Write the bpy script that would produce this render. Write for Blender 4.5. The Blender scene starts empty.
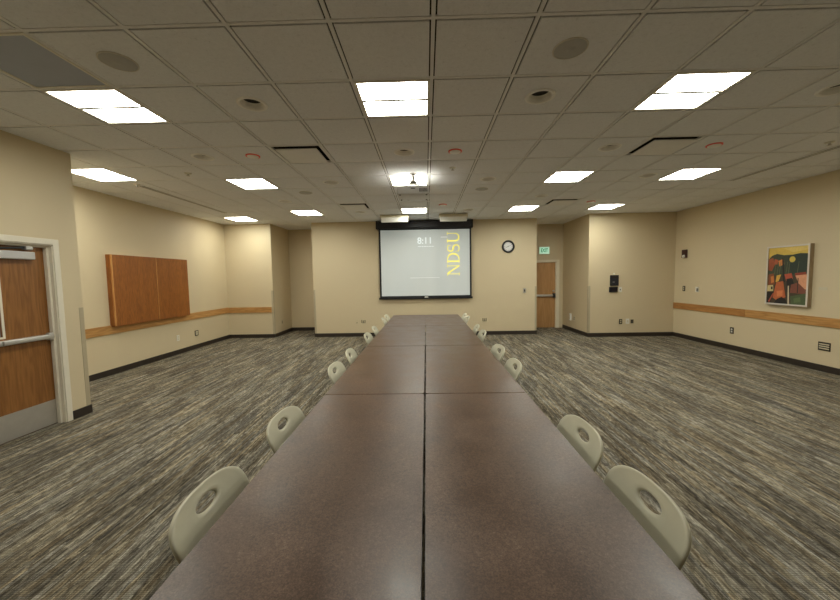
import bpy, bmesh, math, random
from mathutils import Vector, Matrix
random.seed(7)
scene = bpy.context.scene
COL = scene.collection
PI = math.pi

# ------------------------------------------------------------------ materials
def lin(c):
    return tuple(((v / 255.0) / 12.92 if v / 255.0 <= 0.04045 else ((v / 255.0 + 0.055) / 1.055) ** 2.4) for v in c) + (1.0,)

class NT:
    def __init__(self, name):
        self.m = bpy.data.materials.new(name)
        self.m.use_nodes = True
        self.t = self.m.node_tree
        self.b = self.t.nodes['Principled BSDF']
    def n(self, typ, **kw):
        nd = self.t.nodes.new(typ)
        for k, v in kw.items():
            if k.startswith('i_'):
                key = k[2:]
                nd.inputs[int(key) if key.isdigit() else key].default_value = v
            else:
                setattr(nd, k, v)
        return nd
    def l(self, a, b):
        self.t.links.new(a, b)
    def math(self, op, a, b=None, c=None):
        nd = self.n('ShaderNodeMath', operation=op)
        for i, v in enumerate((a, b, c)):
            if v is None: continue
            if isinstance(v, (int, float)): nd.inputs[i].default_value = v
            else: self.l(v, nd.inputs[i])
        return nd.outputs[0]
    def mix(self, f, a, b, mode='MIX'):
        nd = self.n('ShaderNodeMix', data_type='RGBA', blend_type=mode)
        for s, v in ((nd.inputs[0], f), (nd.inputs[6], a), (nd.inputs[7], b)):
            if isinstance(v, (int, float, tuple)): s.default_value = v
            else: self.l(v, s)
        return nd.outputs[2]
    def ramp(self, f, stops, interp='LINEAR'):
        nd = self.n('ShaderNodeValToRGB')
        cr = nd.color_ramp; cr.interpolation = interp
        while len(cr.elements) < len(stops): cr.elements.new(0.5)
        for e, (p, c) in zip(cr.elements, stops):
            e.position = p; e.color = c
        self.l(f, nd.inputs[0])
        return nd.outputs[0]
    def coords(self, scale=(1, 1, 1), kind='Object'):
        tc = self.n('ShaderNodeTexCoord')
        mp = self.n('ShaderNodeMapping')
        mp.inputs['Scale'].default_value = scale
        self.l(tc.outputs[kind], mp.inputs[0])
        return mp.outputs[0]
    def noise(self, vec, scale, detail=3, rough=0.5):
        nd = self.n('ShaderNodeTexNoise')
        nd.inputs['Scale'].default_value = scale
        nd.inputs['Detail'].default_value = detail
        nd.inputs['Roughness'].default_value = rough
        self.l(vec, nd.inputs['Vector'])
        return nd.outputs['Fac']
    def bump(self, h, strength=0.2, dist=0.01):
        nd = self.n('ShaderNodeBump')
        nd.inputs['Strength'].default_value = strength
        nd.inputs['Distance'].default_value = dist
        self.l(h, nd.inputs['Height'])
        self.l(nd.outputs[0], self.b.inputs['Normal'])

def plain(name, c, rough=0.5, metal=0.0, var=0.05, scale=8.0):
    """paint / plastic / metal with a little tonal mottling"""
    k = NT(name)
    col = lin(c)
    v = k.coords()
    f = k.noise(v, scale, 3)
    lo = tuple(x * (1 - var) for x in col[:3]) + (1,)
    hi = tuple(min(1, x * (1 + var)) for x in col[:3]) + (1,)
    k.l(k.mix(f, lo, hi), k.b.inputs['Base Color'])
    k.b.inputs['Roughness'].default_value = rough
    k.b.inputs['Metallic'].default_value = metal
    return k.m

def emit(name, c, strength, base=(0.8, 0.8, 0.8, 1)):
    k = NT(name)
    k.b.inputs['Base Color'].default_value = base
    k.b.inputs['Emission Color'].default_value = lin(c)
    k.b.inputs['Emission Strength'].default_value = strength
    v = k.coords(); f = k.noise(v, 3.0, 1)
    k.l(k.math('MULTIPLY_ADD', f, strength * 0.06, strength * 0.97), k.b.inputs['Emission Strength'])
    return k.m

def wood(name, dark, light, axis='Z', scale=1.0, rough=0.4):
    """oak-like grain running along one axis"""
    k = NT(name)
    s = {'X': (1.2, 16, 16), 'Y': (16, 1.2, 16), 'Z': (16, 16, 1.2)}[axis]
    s = tuple(q * scale for q in s)
    v = k.coords(s)
    base = k.noise(v, 1.0, 2, 0.5)
    rings = k.math('SINE', k.math('MULTIPLY', base, 34.0))
    rings = k.math('MULTIPLY_ADD', rings, 0.5, 0.5)
    fine = k.noise(k.coords(tuple(q * 5 for q in s)), 1.0, 4, 0.65)
    broad = k.noise(k.coords(tuple(q * 0.22 for q in s)), 1.0, 2)
    f = k.math('ADD', k.math('MULTIPLY', rings, 0.28), k.math('MULTIPLY', fine, 0.58))
    f = k.math('ADD', f, k.math('MULTIPLY_ADD', broad, 0.5, -0.22))
    col = k.ramp(f, [(0.18, lin(dark)), (0.85, lin(light))])
    k.l(col, k.b.inputs['Base Color'])
    k.b.inputs['Roughness'].default_value = rough
    return k.m

def wall_paint(name, c):
    k = NT(name)
    col = lin(c)
    v = k.coords()
    f = k.noise(v, 0.8, 3)
    lo = tuple(x * 0.96 for x in col[:3]) + (1,)
    hi = tuple(x * 1.04 for x in col[:3]) + (1,)
    k.l(k.mix(f, lo, hi), k.b.inputs['Base Color'])
    k.b.inputs['Roughness'].default_value = 0.6
    k.bump(k.noise(v, 220, 2), 0.08, 0.002)
    return k.m

def carpet_mat():
    k = NT('striped loop carpet')
    tc = k.n('ShaderNodeTexCoord'); sp = k.n('ShaderNodeSeparateXYZ'); k.l(tc.outputs['Object'], sp.inputs[0])
    x, y = sp.outputs[0], sp.outputs[1]
    def cells(wx, ly, seed):
        cx = k.math('FLOOR', k.math('DIVIDE', x, wx))
        w1 = k.n('ShaderNodeTexWhiteNoise', noise_dimensions='1D'); k.l(k.math('ADD', cx, seed), w1.inputs['W'])
        cy = k.math('FLOOR', k.math('ADD', k.math('DIVIDE', y, ly), k.math('MULTIPLY', w1.outputs['Value'], 7.3)))
        cb = k.n('ShaderNodeCombineXYZ'); k.l(cx, cb.inputs[0]); k.l(cy, cb.inputs[1]); cb.inputs[2].default_value = seed
        w2 = k.n('ShaderNodeTexWhiteNoise', noise_dimensions='3D'); k.l(cb.outputs[0], w2.inputs['Vector'])
        return w2.outputs['Value']
    planks = cells(0.25, 1.0, 3.0)
    mid = cells(0.05, 0.45, 11.0)
    fine = cells(0.0125, 0.22, 27.0)
    hair = cells(0.006, 0.035, 41.0)
    soft = k.noise(k.coords((13, 1.1, 1)), 1.0, 3, 0.6)
    f = k.math('ADD', k.math('MULTIPLY', planks, 0.07), k.math('MULTIPLY', mid, 0.26))
    f = k.math('ADD', f, k.math('MULTIPLY', fine, 0.32))
    f = k.math('ADD', f, k.math('MULTIPLY', hair, 0.40))
    f = k.math('ADD', f, k.math('MULTIPLY_ADD', soft, 0.6, -0.32))
    col = k.ramp(f, [(0.08, lin((74, 69, 60))), (0.36, lin((121, 114, 102))), (0.55, lin((152, 145, 131))), (0.72, lin((188, 181, 165))), (0.95, lin((238, 232, 216)))])
    hue = cells(0.025, 0.5, 77.0)
    tint = k.ramp(hue, [(0.0, lin((222, 224, 228))), (0.4, lin((236, 232, 222))), (0.75, lin((240, 230, 208))), (1.0, lin((242, 222, 188)))])
    col = k.mix(0.75, col, tint, 'MULTIPLY')
    # loop rows: short dark ticks crossing the stripes
    row = k.math('FRACT', k.math('DIVIDE', y, 0.011))
    tick = k.math('LESS_THAN', row, 0.3)
    rib = k.math('LESS_THAN', k.math('FRACT', k.math('DIVIDE', x, 0.006)), 0.22)
    dark = k.math('MAXIMUM', k.math('MULTIPLY', tick, 0.5), k.math('MULTIPLY', rib, 0.4))
    col = k.mix(dark, col, lin((40, 36, 31)))
    n2 = k.noise(k.coords((1, 1, 1)), 210, 2)
    col = k.mix(k.math('MULTIPLY_ADD', n2, 1.6, -0.4), k.mix(0.5, col, (0, 0, 0, 1)), col)
    k.l(col, k.b.inputs['Base Color'])
    k.b.inputs['Roughness'].default_value = 0.95
    k.b.inputs['Specular IOR Level'].default_value = 0.15
    k.bump(k.math('ADD', n2, k.math('MULTIPLY', fine, 0.5)), 0.5, 0.004)
    return k.m

def tabletop_mat():
    k = NT('speckled brown laminate')
    v = k.coords()
    big = k.noise(v, 5.0, 4, 0.6)
    sp_ = k.noise(v, 240, 2, 0.7)
    sp2 = k.noise(v, 95, 3, 0.7)
    f = k.math('ADD', k.math('MULTIPLY', big, 0.24), k.math('ADD', k.math('MULTIPLY', sp_, 0.4), k.math('MULTIPLY', sp2, 0.3)))
    col = k.ramp(f, [(0.32, lin((60, 43, 32))), (0.45, lin((88, 65, 49))), (0.57, lin((113, 87, 68))), (0.67, lin((160, 134, 112)))])
    k.l(col, k.b.inputs['Base Color'])
    k.b.inputs['Specular IOR Level'].default_value = 0.38
    k.l(k.math('MULTIPLY_ADD', big, 0.3, 0.2), k.b.inputs['Roughness'])
    k.bump(sp_, 0.22, 0.0012)
    return k.m

def tile_mat():
    k = NT('fissured mineral ceiling tile')
    v = k.coords()
    n1 = k.noise(v, 90, 4, 0.75)
    n2 = k.noise(v, 26, 3, 0.7)
    f = k.math('ADD', k.math('MULTIPLY', n1, 0.6), k.math('MULTIPLY', n2, 0.4))
    col = k.ramp(f, [(0.3, lin((196, 198, 202))), (0.42, lin((228, 230, 234))), (0.62, lin((236, 238, 242)))])
    k.l(col, k.b.inputs['Base Color'])
    k.b.inputs['Roughness'].default_value = 0.9
    k.bump(f, 0.35, 0.003)
    return k.m

def grille_mat(name, c):
    k = NT(name)
    v = k.coords()
    vo = k.n('ShaderNodeTexVoronoi'); vo.inputs['Scale'].default_value = 190; vo.inputs['Randomness'].default_value = 0.0
    k.l(v, vo.inputs['Vector'])
    hole = k.math('LESS_THAN', vo.outputs['Distance'], 0.34)
    k.l(k.mix(hole, lin(c), lin((30, 29, 27))), k.b.inputs['Base Color'])
    k.b.inputs['Roughness'].default_value = 0.5
    return k.m

M = {}
M['wall'] = wall_paint('beige wall paint', (207, 191, 158))
M['tile'] = tile_mat()
M['tee'] = plain('painted ceiling grid', (232, 232, 233), 0.5)
M['gap'] = plain('dark ceiling gap shade', (16, 15, 14), 0.9)  # near-black carries the shade inside ceiling reveals and vent throats
M['carpet'] = carpet_mat()
M['base'] = plain('dark brown vinyl base', (46, 37, 30), 0.5)
M['guard'] = plain('taupe vinyl corner guard', (176, 163, 136), 0.45)
M['top'] = tabletop_mat()
M['edge'] = plain('dark brown edge band', (58, 42, 34), 0.45)
M['steel_brown'] = plain('brown painted steel', (62, 54, 48), 0.4, 0.3)
M['chair'] = plain('putty grey moulded plastic', (205, 200, 176), 0.38, 0, 0.04, 20)
M['chair_metal'] = plain('grey painted steel tube', (150, 146, 136), 0.35, 0.5)
M['rubber'] = plain('dark rubber', (40, 39, 37), 0.7)
M['door_wood'] = wood('stained oak door veneer', (114, 72, 30), (154, 104, 54), 'Z', 0.9, 0.38)
M['cab_wood'] = wood('red oak cabinet veneer', (118, 66, 22), (168, 102, 40), 'Z', 2.2, 0.4)
M['cab_edge'] = wood('lighter oak edging', (176, 118, 60), (222, 170, 104), 'Z', 1.5, 0.4)
M['rail'] = wood('honey oak rail', (160, 112, 58), (206, 158, 96), 'Y', 1.0, 0.4)
M['rail_x'] = wood('honey oak rail crosswise', (160, 112, 58), (206, 158, 96), 'X', 1.0, 0.4)
M['rail_dark'] = wood('redder oak rail', (146, 96, 46), (184, 132, 74), 'Y', 1.0, 0.4)
M['maple'] = wood('pale maple door veneer', (168, 124, 76), (198, 154, 102), 'Z', 0.6, 0.4)
M['frame_paint'] = plain('cream door frame paint', (222, 214, 196), 0.4)
M['frame_tan'] = plain('tan door frame paint', (226, 216, 192), 0.4)
M['steel'] = plain('brushed stainless steel', (186, 181, 172), 0.38, 0.6, 0.08, 14)
M['alu'] = plain('silver aluminium', (200, 198, 194), 0.35, 0.7)
M['closer'] = plain('silver painted closer cover', (190, 188, 186), 0.4, 0.2)
M['black'] = plain('black plastic', (20, 19, 20), 0.45)
M['screen_black'] = plain('black screen border', (17, 16, 18), 0.7)
M['case'] = plain('black screen case', (27, 24, 30), 0.45)
M['white'] = plain('white plastic', (225, 222, 212), 0.4)
M['ivory'] = plain('ivory plastic', (206, 196, 168), 0.4)
M['plate_beige'] = plain('beige cover plate', (205, 190, 156), 0.4)
M['dark_plate'] = plain('dark bronze plate', (54, 46, 38), 0.4, 0.3)
M['slot'] = plain('dark outlet face', (60, 54, 46), 0.6)
M['navy'] = plain('dark slate panel', (36, 38, 46), 0.35)
M['navy_screen'] = plain('near black touch panel', (14, 13, 26), 0.25)
M['maroon'] = plain('dark maroon plastic', (62, 30, 26), 0.4)
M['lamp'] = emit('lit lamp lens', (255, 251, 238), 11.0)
M['lamp_far'] = emit('lit lamp lens, shaded half', (248, 255, 244), 8.5)  # far half's dimmer, greener look at a grazing view is put into the emission
M['lamp_frame'] = plain('white troffer frame', (226, 222, 210), 0.4)
M['lamp_bar'] = plain('pale grey troffer bar', (170, 168, 160), 0.5)
M['slot_grey'] = plain('grey slot vane', (104, 98, 86), 0.6)
M['return_panel'] = plain('smooth grey return grille', (166, 174, 192), 0.5)
M['speaker'] = plain('fine grey speaker mesh', (176, 176, 174), 0.55)
M['speaker_rim'] = plain('grey speaker rim', (210, 206, 196), 0.5)
M['can_ring'] = plain('white downlight trim', (244, 243, 240), 0.4)
M['can_cone'] = plain('grey downlight reflector', (236, 234, 228), 0.4)
M['can_dark'] = plain('unlit downlight lamp', (24, 23, 21), 0.4)
M['vent'] = plain('off white diffuser', (230, 230, 230), 0.45)
M['red_trim'] = plain('reddish trim', (245, 105, 90), 0.45)
M['projector'] = plain('light grey projector shell', (214, 214, 212), 0.45)
M['projector_dark'] = plain('dark projector grille', (54, 52, 52), 0.6)
M['mount'] = plain('grey mount metal', (150, 146, 138), 0.35, 0.6)
M['clock_face'] = plain('white clock face', (226, 224, 222), 0.3)
M['paper'] = plain('pale card', (200, 190, 165), 0.6)
M['pic_frame'] = plain('silver white picture frame', (214, 206, 196), 0.35, 0.2)
M['pic_side'] = wood('tan picture frame side', (140, 118, 88), (180, 160, 124), 'Z', 1.0)
M['exit_face'] = emit('lit pale green sign face', (140, 222, 180), 0.22)
M['exit_letter'] = emit('green sign letters', (40, 150, 100), 0.12, lin((30, 120, 80)))
M['glass'] = NT('door glass').m
_g = M['glass'].node_tree.nodes['Principled BSDF']
_g.inputs['Transmission Weight'].default_value = 0.35; _g.inputs['Roughness'].default_value = 0.08
_g.inputs['Base Color'].default_value = (0.86, 0.88, 0.84, 1)
M['screen'] = NT('projected white screen').m
def _screen():
    k = NT('matte white screen with projected grey picture')
    k.b.inputs['Base Color'].default_value = lin((196, 198, 196))
    k.b.inputs['Roughness'].default_value = 0.9
    v = k.coords()
    f = k.noise(v, 1.2, 2)
    k.l(k.mix(f, lin((186, 194, 186)), lin((178, 196, 200))), k.b.inputs['Emission Color'])
    k.b.inputs['Emission Strength'].default_value = 0.10
    return k.m
M['screen'] = _screen()
M['gold'] = emit('projected yellow letters', (250, 240, 105), 0.29, lin((205, 195, 110)))
M['cyan'] = emit('projected pale blue digits', (226, 250, 255), 0.16)
M['faint'] = emit('projected faint line', (205, 216, 218), 0.06)

# ------------------------------------------------------------------ mesh helpers
class B:
    def __init__(self):
        self.bm = bmesh.new()
        self.mats = []
    def mi(self, m):
        if m not in self.mats: self.mats.append(m)
        return self.mats.index(m)
    def _set(self, faces, m):
        if m is None: return
        i = self.mi(m)
        for f in faces: f.material_index = i
    def box(self, lo, hi, bev=0.0, m=None, seg=2):
        lo = Vector(lo); hi = Vector(hi)
        r = bmesh.ops.create_cube(self.bm, size=1.0)
        vs = r['verts']
        bmesh.ops.scale(self.bm, vec=(hi - lo), verts=vs)
        bmesh.ops.translate(self.bm, vec=(hi + lo) / 2, verts=vs)
        fs = set(f for v in vs for f in v.link_faces)
        self._set(fs, m)
        if bev > 0:
            es = list(set(e for v in vs for e in v.link_edges))
            bmesh.ops.bevel(self.bm, geom=es, offset=bev, segments=seg, affect='EDGES', profile=0.5)
        return self
    def tube(self, pts, r, n=12, cap=True, m=None):
        pts = [Vector(p) for p in pts]
        rs = r if isinstance(r, (list, tuple)) else [r] * len(pts)
        rings = []
        prev = None
        for i, p in enumerate(pts):
            a = pts[max(i - 1, 0)]; b = pts[min(i + 1, len(pts) - 1)]
            t = (b - a).normalized()
            if prev is None:
                ref = Vector((0, 0, 1)) if abs(t.z) < 0.9 else Vector((1, 0, 0))
                u = t.cross(ref).normalized()
            else:
                u = (prev - t * prev.dot(t)).normalized()
            prev = u
            w = t.cross(u)
            rings.append([self.bm.verts.new(p + (u * math.cos(2 * PI * k / n) + w * math.sin(2 * PI * k / n)) * rs[i]) for k in range(n)])
        fs = []
        for A, Bq in zip(rings, rings[1:]):
            for k in range(n):
                fs.append(self.bm.faces.new((A[k], A[(k + 1) % n], Bq[(k + 1) % n], Bq[k])))
        if cap:
            fs.append(self.bm.faces.new(rings[0][::-1])); fs.append(self.bm.faces.new(rings[-1]))
        for f in fs: f.smooth = True
        self._set(fs, m)
        return self
    def lathe(self, prof, axis='Z', c=(0, 0, 0), n=32, m=None):
        """prof: list of (radius, height); height runs along axis"""
        c = Vector(c)
        ax = {'X': (Vector((0, 1, 0)), Vector((0, 0, 1)), Vector((1, 0, 0))), 'Y': (Vector((1, 0, 0)), Vector((0, 0, 1)), Vector((0, 1, 0))), 'Z': (Vector((1, 0, 0)), Vector((0, 1, 0)), Vector((0, 0, 1)))}[axis]
        rings = []
        for r, h in prof:
            if r < 1e-6: rings.append([self.bm.verts.new(c + ax[2] * h)])
            else: rings.append([self.bm.verts.new(c + ax[0] * r * math.cos(2 * PI * k / n) + ax[1] * r * math.sin(2 * PI * k / n) + ax[2] * h) for k in range(n)])
        fs = []
        for A, Bq in zip(rings, rings[1:]):
            for k in range(n):
                k2 = (k + 1) % n
                if len(A) == 1 and len(Bq) == 1: continue
                if len(A) == 1: fs.append(self.bm.faces.new((A[0], Bq[k2], Bq[k])))
                elif len(Bq) == 1: fs.append(self.bm.faces.new((A[k], A[k2], Bq[0])))
                else: fs.append(self.bm.faces.new((A[k], A[k2], Bq[k2], Bq[k])))
        self._set(fs, m)
        return self
    def prism(self, poly, off, m=None):
        """poly: 3D points of a planar face, extruded by the vector off"""
        off = Vector(off)
        a = [self.bm.verts.new(Vector(p)) for p in poly]
        b = [self.bm.verts.new(Vector(p) + off) for p in poly]
        n = len(a)
        fs = [self.bm.faces.new(a), self.bm.faces.new(b[::-1])]
        for k in range(n):
            fs.append(self.bm.faces.new((a[k], b[k], b[(k + 1) % n], a[(k + 1) % n])))
        self._set(fs, m)
        return self
    def face(self, pts, m=None):
        f = self.bm.faces.new([self.bm.verts.new(Vector(p)) for p in pts])
        self._set([f], m)
        return self
    def build(self, name, mat=None, parent=None, smooth=False, loc=None, fix=True):
        if fix: bmesh.ops.recalc_face_normals(self.bm, faces=self.bm.faces[:])
        me = bpy.data.meshes.new(name)
        self.bm.to_mesh(me); self.bm.free()
        ms = self.mats if self.mats else [mat]
        for q in ms: me.materials.append(q)
        if smooth:
            for p in me.polygons: p.use_smooth = True
        o = bpy.data.objects.new(name, me)
        COL.objects.link(o)
        if parent is not None: o.parent = parent
        if loc is not None: o.location = loc
        return o

def smooth_by_angle(o, ang=40):
    bm = bmesh.new(); bm.from_mesh(o.data)
    for f in bm.faces: f.smooth = True
    for e in bm.edges:
        if len(e.link_faces) == 2 and e.calc_face_angle(0) > math.radians(ang): e.smooth = False
    bm.to_mesh(o.data); bm.free()
    return o

def tag(o, label=None, cat=None, group=None, kind=None):
    if label: o['label'] = label
    if cat: o['category'] = cat
    if group: o['group'] = group
    if kind: o['kind'] = kind
    return o

def empty(name, loc=(0, 0, 0), rz=0.0):
    o = bpy.data.objects.new(name, None)
    o.empty_display_size = 0.1
    COL.objects.link(o)
    o.location = loc; o.rotation_euler = (0, 0, rz)
    return o

def copy_tree(src, kids):
    c = src.copy(); COL.objects.link(c)
    for ch in [o for o in kids.get(src.name, [])]:
        d = ch.copy(); COL.objects.link(d); d.parent = c
        for g in kids.get(ch.name, []):
            e = g.copy(); COL.objects.link(e); e.parent = d
    return c

def lift(K):
    # parts are drawn from the datum; move them so the root sits on the floor
    for l in K.values():
        for o in l: o.data.transform(Matrix.Translation((0, 0, -FZ)))

def kids_of(root):
    out = {root.name: [o for o in COL.objects if o.parent == root]}
    for ch in out[root.name]:
        out[ch.name] = [o for o in COL.objects if o.parent == ch]
    return out

# ------------------------------------------------------------------ dimensions
CAM_H = 1.54
FZ = -0.035                   # finished floor level
CEIL = CAM_H + 1.497          # 3.037
T = 0.6096                    # ceiling module
GX, GY = 0.0655, 2.11         # grid origin
def gx(i): return GX + i * T
def gy(j): return GY + j * T
XL, XR = -5.40, 6.185         # side walls
XD = -4.11                    # door wall face
YD = 4.045                    # end of door wall
YB = 9.27                     # screen wall
YBL = 9.28                    # left stub wall
YBR = 8.73                    # right bump
YREAR = -3.2
XAL, XA1 = -4.15, -3.04       # left alcove
XA2, XAR = 2.94, 4.06         # right alcove
YAL, YAR = 10.50, 10.35
WT = 0.14

# ------------------------------------------------------------------ setting
def wall(name, boxes, label):
    b = B()
    for lo, hi in boxes: b.box(lo, hi)
    return tag(b.build(name, M['wall']), label, 'wall', None, 'structure')

ZT = CEIL + 0.12
fl = B().box((XL - WT, YREAR - WT, FZ - 0.1), (XR + WT, YAL + WT, FZ)).build('floor', M['carpet'])
tag(fl, 'grey brown striped loop carpet over the whole room', 'floor', None, 'structure')

DO0, DO1, DZ = 2.78, 3.765, 1.965          # left door opening along Y, head height
wall('wall_left_entrance', [((XD - 0.2, YREAR, FZ), (XD, DO0, ZT)), ((XD - 0.2, DO1, FZ), (XD, YD, ZT)), ((XD - 0.2, DO0, DZ), (XD, DO1, ZT)),
                            ((XL - WT, YD - 0.14, FZ), (XD - 0.2, YD, ZT))], 'beige wall with the oak door nearest on the left')
wall('wall_left', [((XL - WT, YD, FZ), (XL, YBL + WT, ZT))], 'beige left wall behind the two door oak cabinet')
wall('wall_left_stub', [((XL, YBL, FZ), (XAL, YBL + WT, ZT)), ((XAL - WT, YBL + WT, FZ), (XAL, YAL, ZT))], 'short beige wall left of the left alcove')
wall('wall_left_alcove', [((XAL - WT, YAL, FZ), (XA1 + WT, YAL + WT, ZT))], 'shaded rear wall of the left alcove')
wall('wall_back', [((XA1, YB, FZ), (XA2, YB + WT, ZT)), ((XA1, YB + WT, FZ), (XA1 + WT, YAL, ZT)), ((XA2 - WT, YB + WT, FZ), (XA2, YAR + WT, ZT))], 'beige far wall behind the projection screen')
D2a, D2b, D2z = 2.98, 3.865, 1.94
wall('wall_right_alcove', [((XA2, YAR, D2z), (XAR + WT, YAR + WT, ZT)), ((D2b, YAR, FZ), (XAR + WT, YAR + WT, D2z)), ((XA2, YAR, FZ), (D2a, YAR + WT, D2z))], 'shaded alcove wall around the far exit door')
wall('wall_right_stub', [((XAR, YBR, FZ), (XR, YBR + WT, ZT)), ((XAR, YBR + WT, FZ), (XAR + WT, YAR, ZT))], 'beige wall stub carrying the black wall panel')
wall('wall_right', [((XR, YREAR, FZ), (XR + WT, YBR + WT, ZT))], 'beige right wall with the framed painting')
wall('wall_rear', [((XL - WT, YREAR - WT, FZ), (XR + WT, YREAR, ZT))], 'beige wall behind the camera')
B().box((XL - WT, YREAR, FZ), (XL, YD - 0.14, ZT)).build('wall_outer_left', M['wall'])
tag(bpy.data.objects['wall_outer_left'], 'wall of the passage behind the oak door', 'wall', None, 'structure')

def baseboard(name, segs, label):
    b = B()
    for lo, hi in segs: b.box((lo[0], lo[1], FZ), (hi[0], hi[1], FZ + 0.1), 0.003)
    return tag(b.build(name, M['base']), label, 'baseboard', None, 'structure')
bt = 0.012
baseboard('baseboard_left_entrance', [((XD, YREAR), (XD + bt, DO0 - 0.065)), ((XD, DO1 + 0.065), (XD + bt, YD + bt)), ((XL, YD), (XD, YD + bt))], 'dark base under the wall beside the oak door')
baseboard('baseboard_left', [((XL, YD + bt), (XL + bt, YBL))], 'dark base along the left wall under the cabinet')
baseboard('baseboard_left_stub', [((XL + bt, YBL - bt), (XAL + bt, YBL)), ((XAL, YBL), (XAL + bt, YAL))], 'dark base along the short wall left of the left alcove')
baseboard('baseboard_left_alcove', [((XAL + bt, YAL - bt), (XA1, YAL))], 'dark base at the rear of the left alcove')
baseboard('baseboard_back', [((XA1 - bt, YB - bt), (XA2 + bt, YB)), ((XA1 - bt, YB), (XA1, YAL - bt)), ((XA2, YB), (XA2 + bt, YAR))], 'dark base along the far screen wall')
baseboard('baseboard_right_stub', [((XAR - bt, YBR - bt), (XR, YBR)), ((XAR - bt, YBR), (XAR, YAR - 0.02))], 'dark base along the right wall stub')
baseboard('baseboard_right', [((XR - bt, YREAR), (XR, YBR - bt))], 'dark base along the right wall')

def rail(name, lo, hi, mat, label):
    o = B().box(lo, hi, 0.004).build(name, mat)
    return tag(o, label, 'chair rail', None, 'structure')
rail('trim_1', (XL, YD + 0.02, 0.66), (XL + 0.02, YBL - 0.021, 0.81), M['rail'], 'oak chair rail along the left wall under the cabinet')
rail('trim_2', (XL, YBL - 0.02, 0.655), (XAL - 0.055, YBL, 0.805), M['rail_x'], 'oak chair rail on the short wall left of the alcove')
rail('trim_3', (XR - 0.02, 6.782, 0.665), (XR, YBR, 0.812), M['rail_dark'], 'redder far length of oak rail on the right wall')
rail('trim_4', (XR - 0.02, YREAR, 0.665), (XR, 6.778, 0.812), M['rail'], 'yellower near length of oak rail under the painting')

# corner guards: L shaped strips
def guard(x, y, sx, sy, label):
    t, w = 0.004, 0.05
    z0, z1 = FZ + 0.1, 1.25
    # wing along x on the face looking at y, wing along y on the face looking at x
    b = B()
    pts = [(0, 0), (w, 0), (w, t), (t, t), (t, w), (0, w)]
    # the outer corner stands t proud of the wall corner
    poly = [(x + sx * (t - px_), y + sy * (t - py_), z0) for px_, py_ in pts]
    b.prism(poly, (0, 0, z1 - z0))
    o = b.build('corner_guard', M['guard'], None)
    return tag(o, label, 'corner guard', 'taupe corner guards')
guard(XD, YD, 1, 1, 'taupe corner guard on the wall end beside the oak door')
guard(XAL, YBL, 1, -1, 'taupe corner guard at the left edge of the left alcove')
guard(XA1, YB, -1, -1, 'taupe corner guard at the left end of the screen wall')
guard(XA2, YB, 1, -1, 'taupe corner guard at the right end of the screen wall by the far door')
guard(XAR, YBR, -1, -1, 'taupe corner guard on the wall stub right of the far door')

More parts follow.
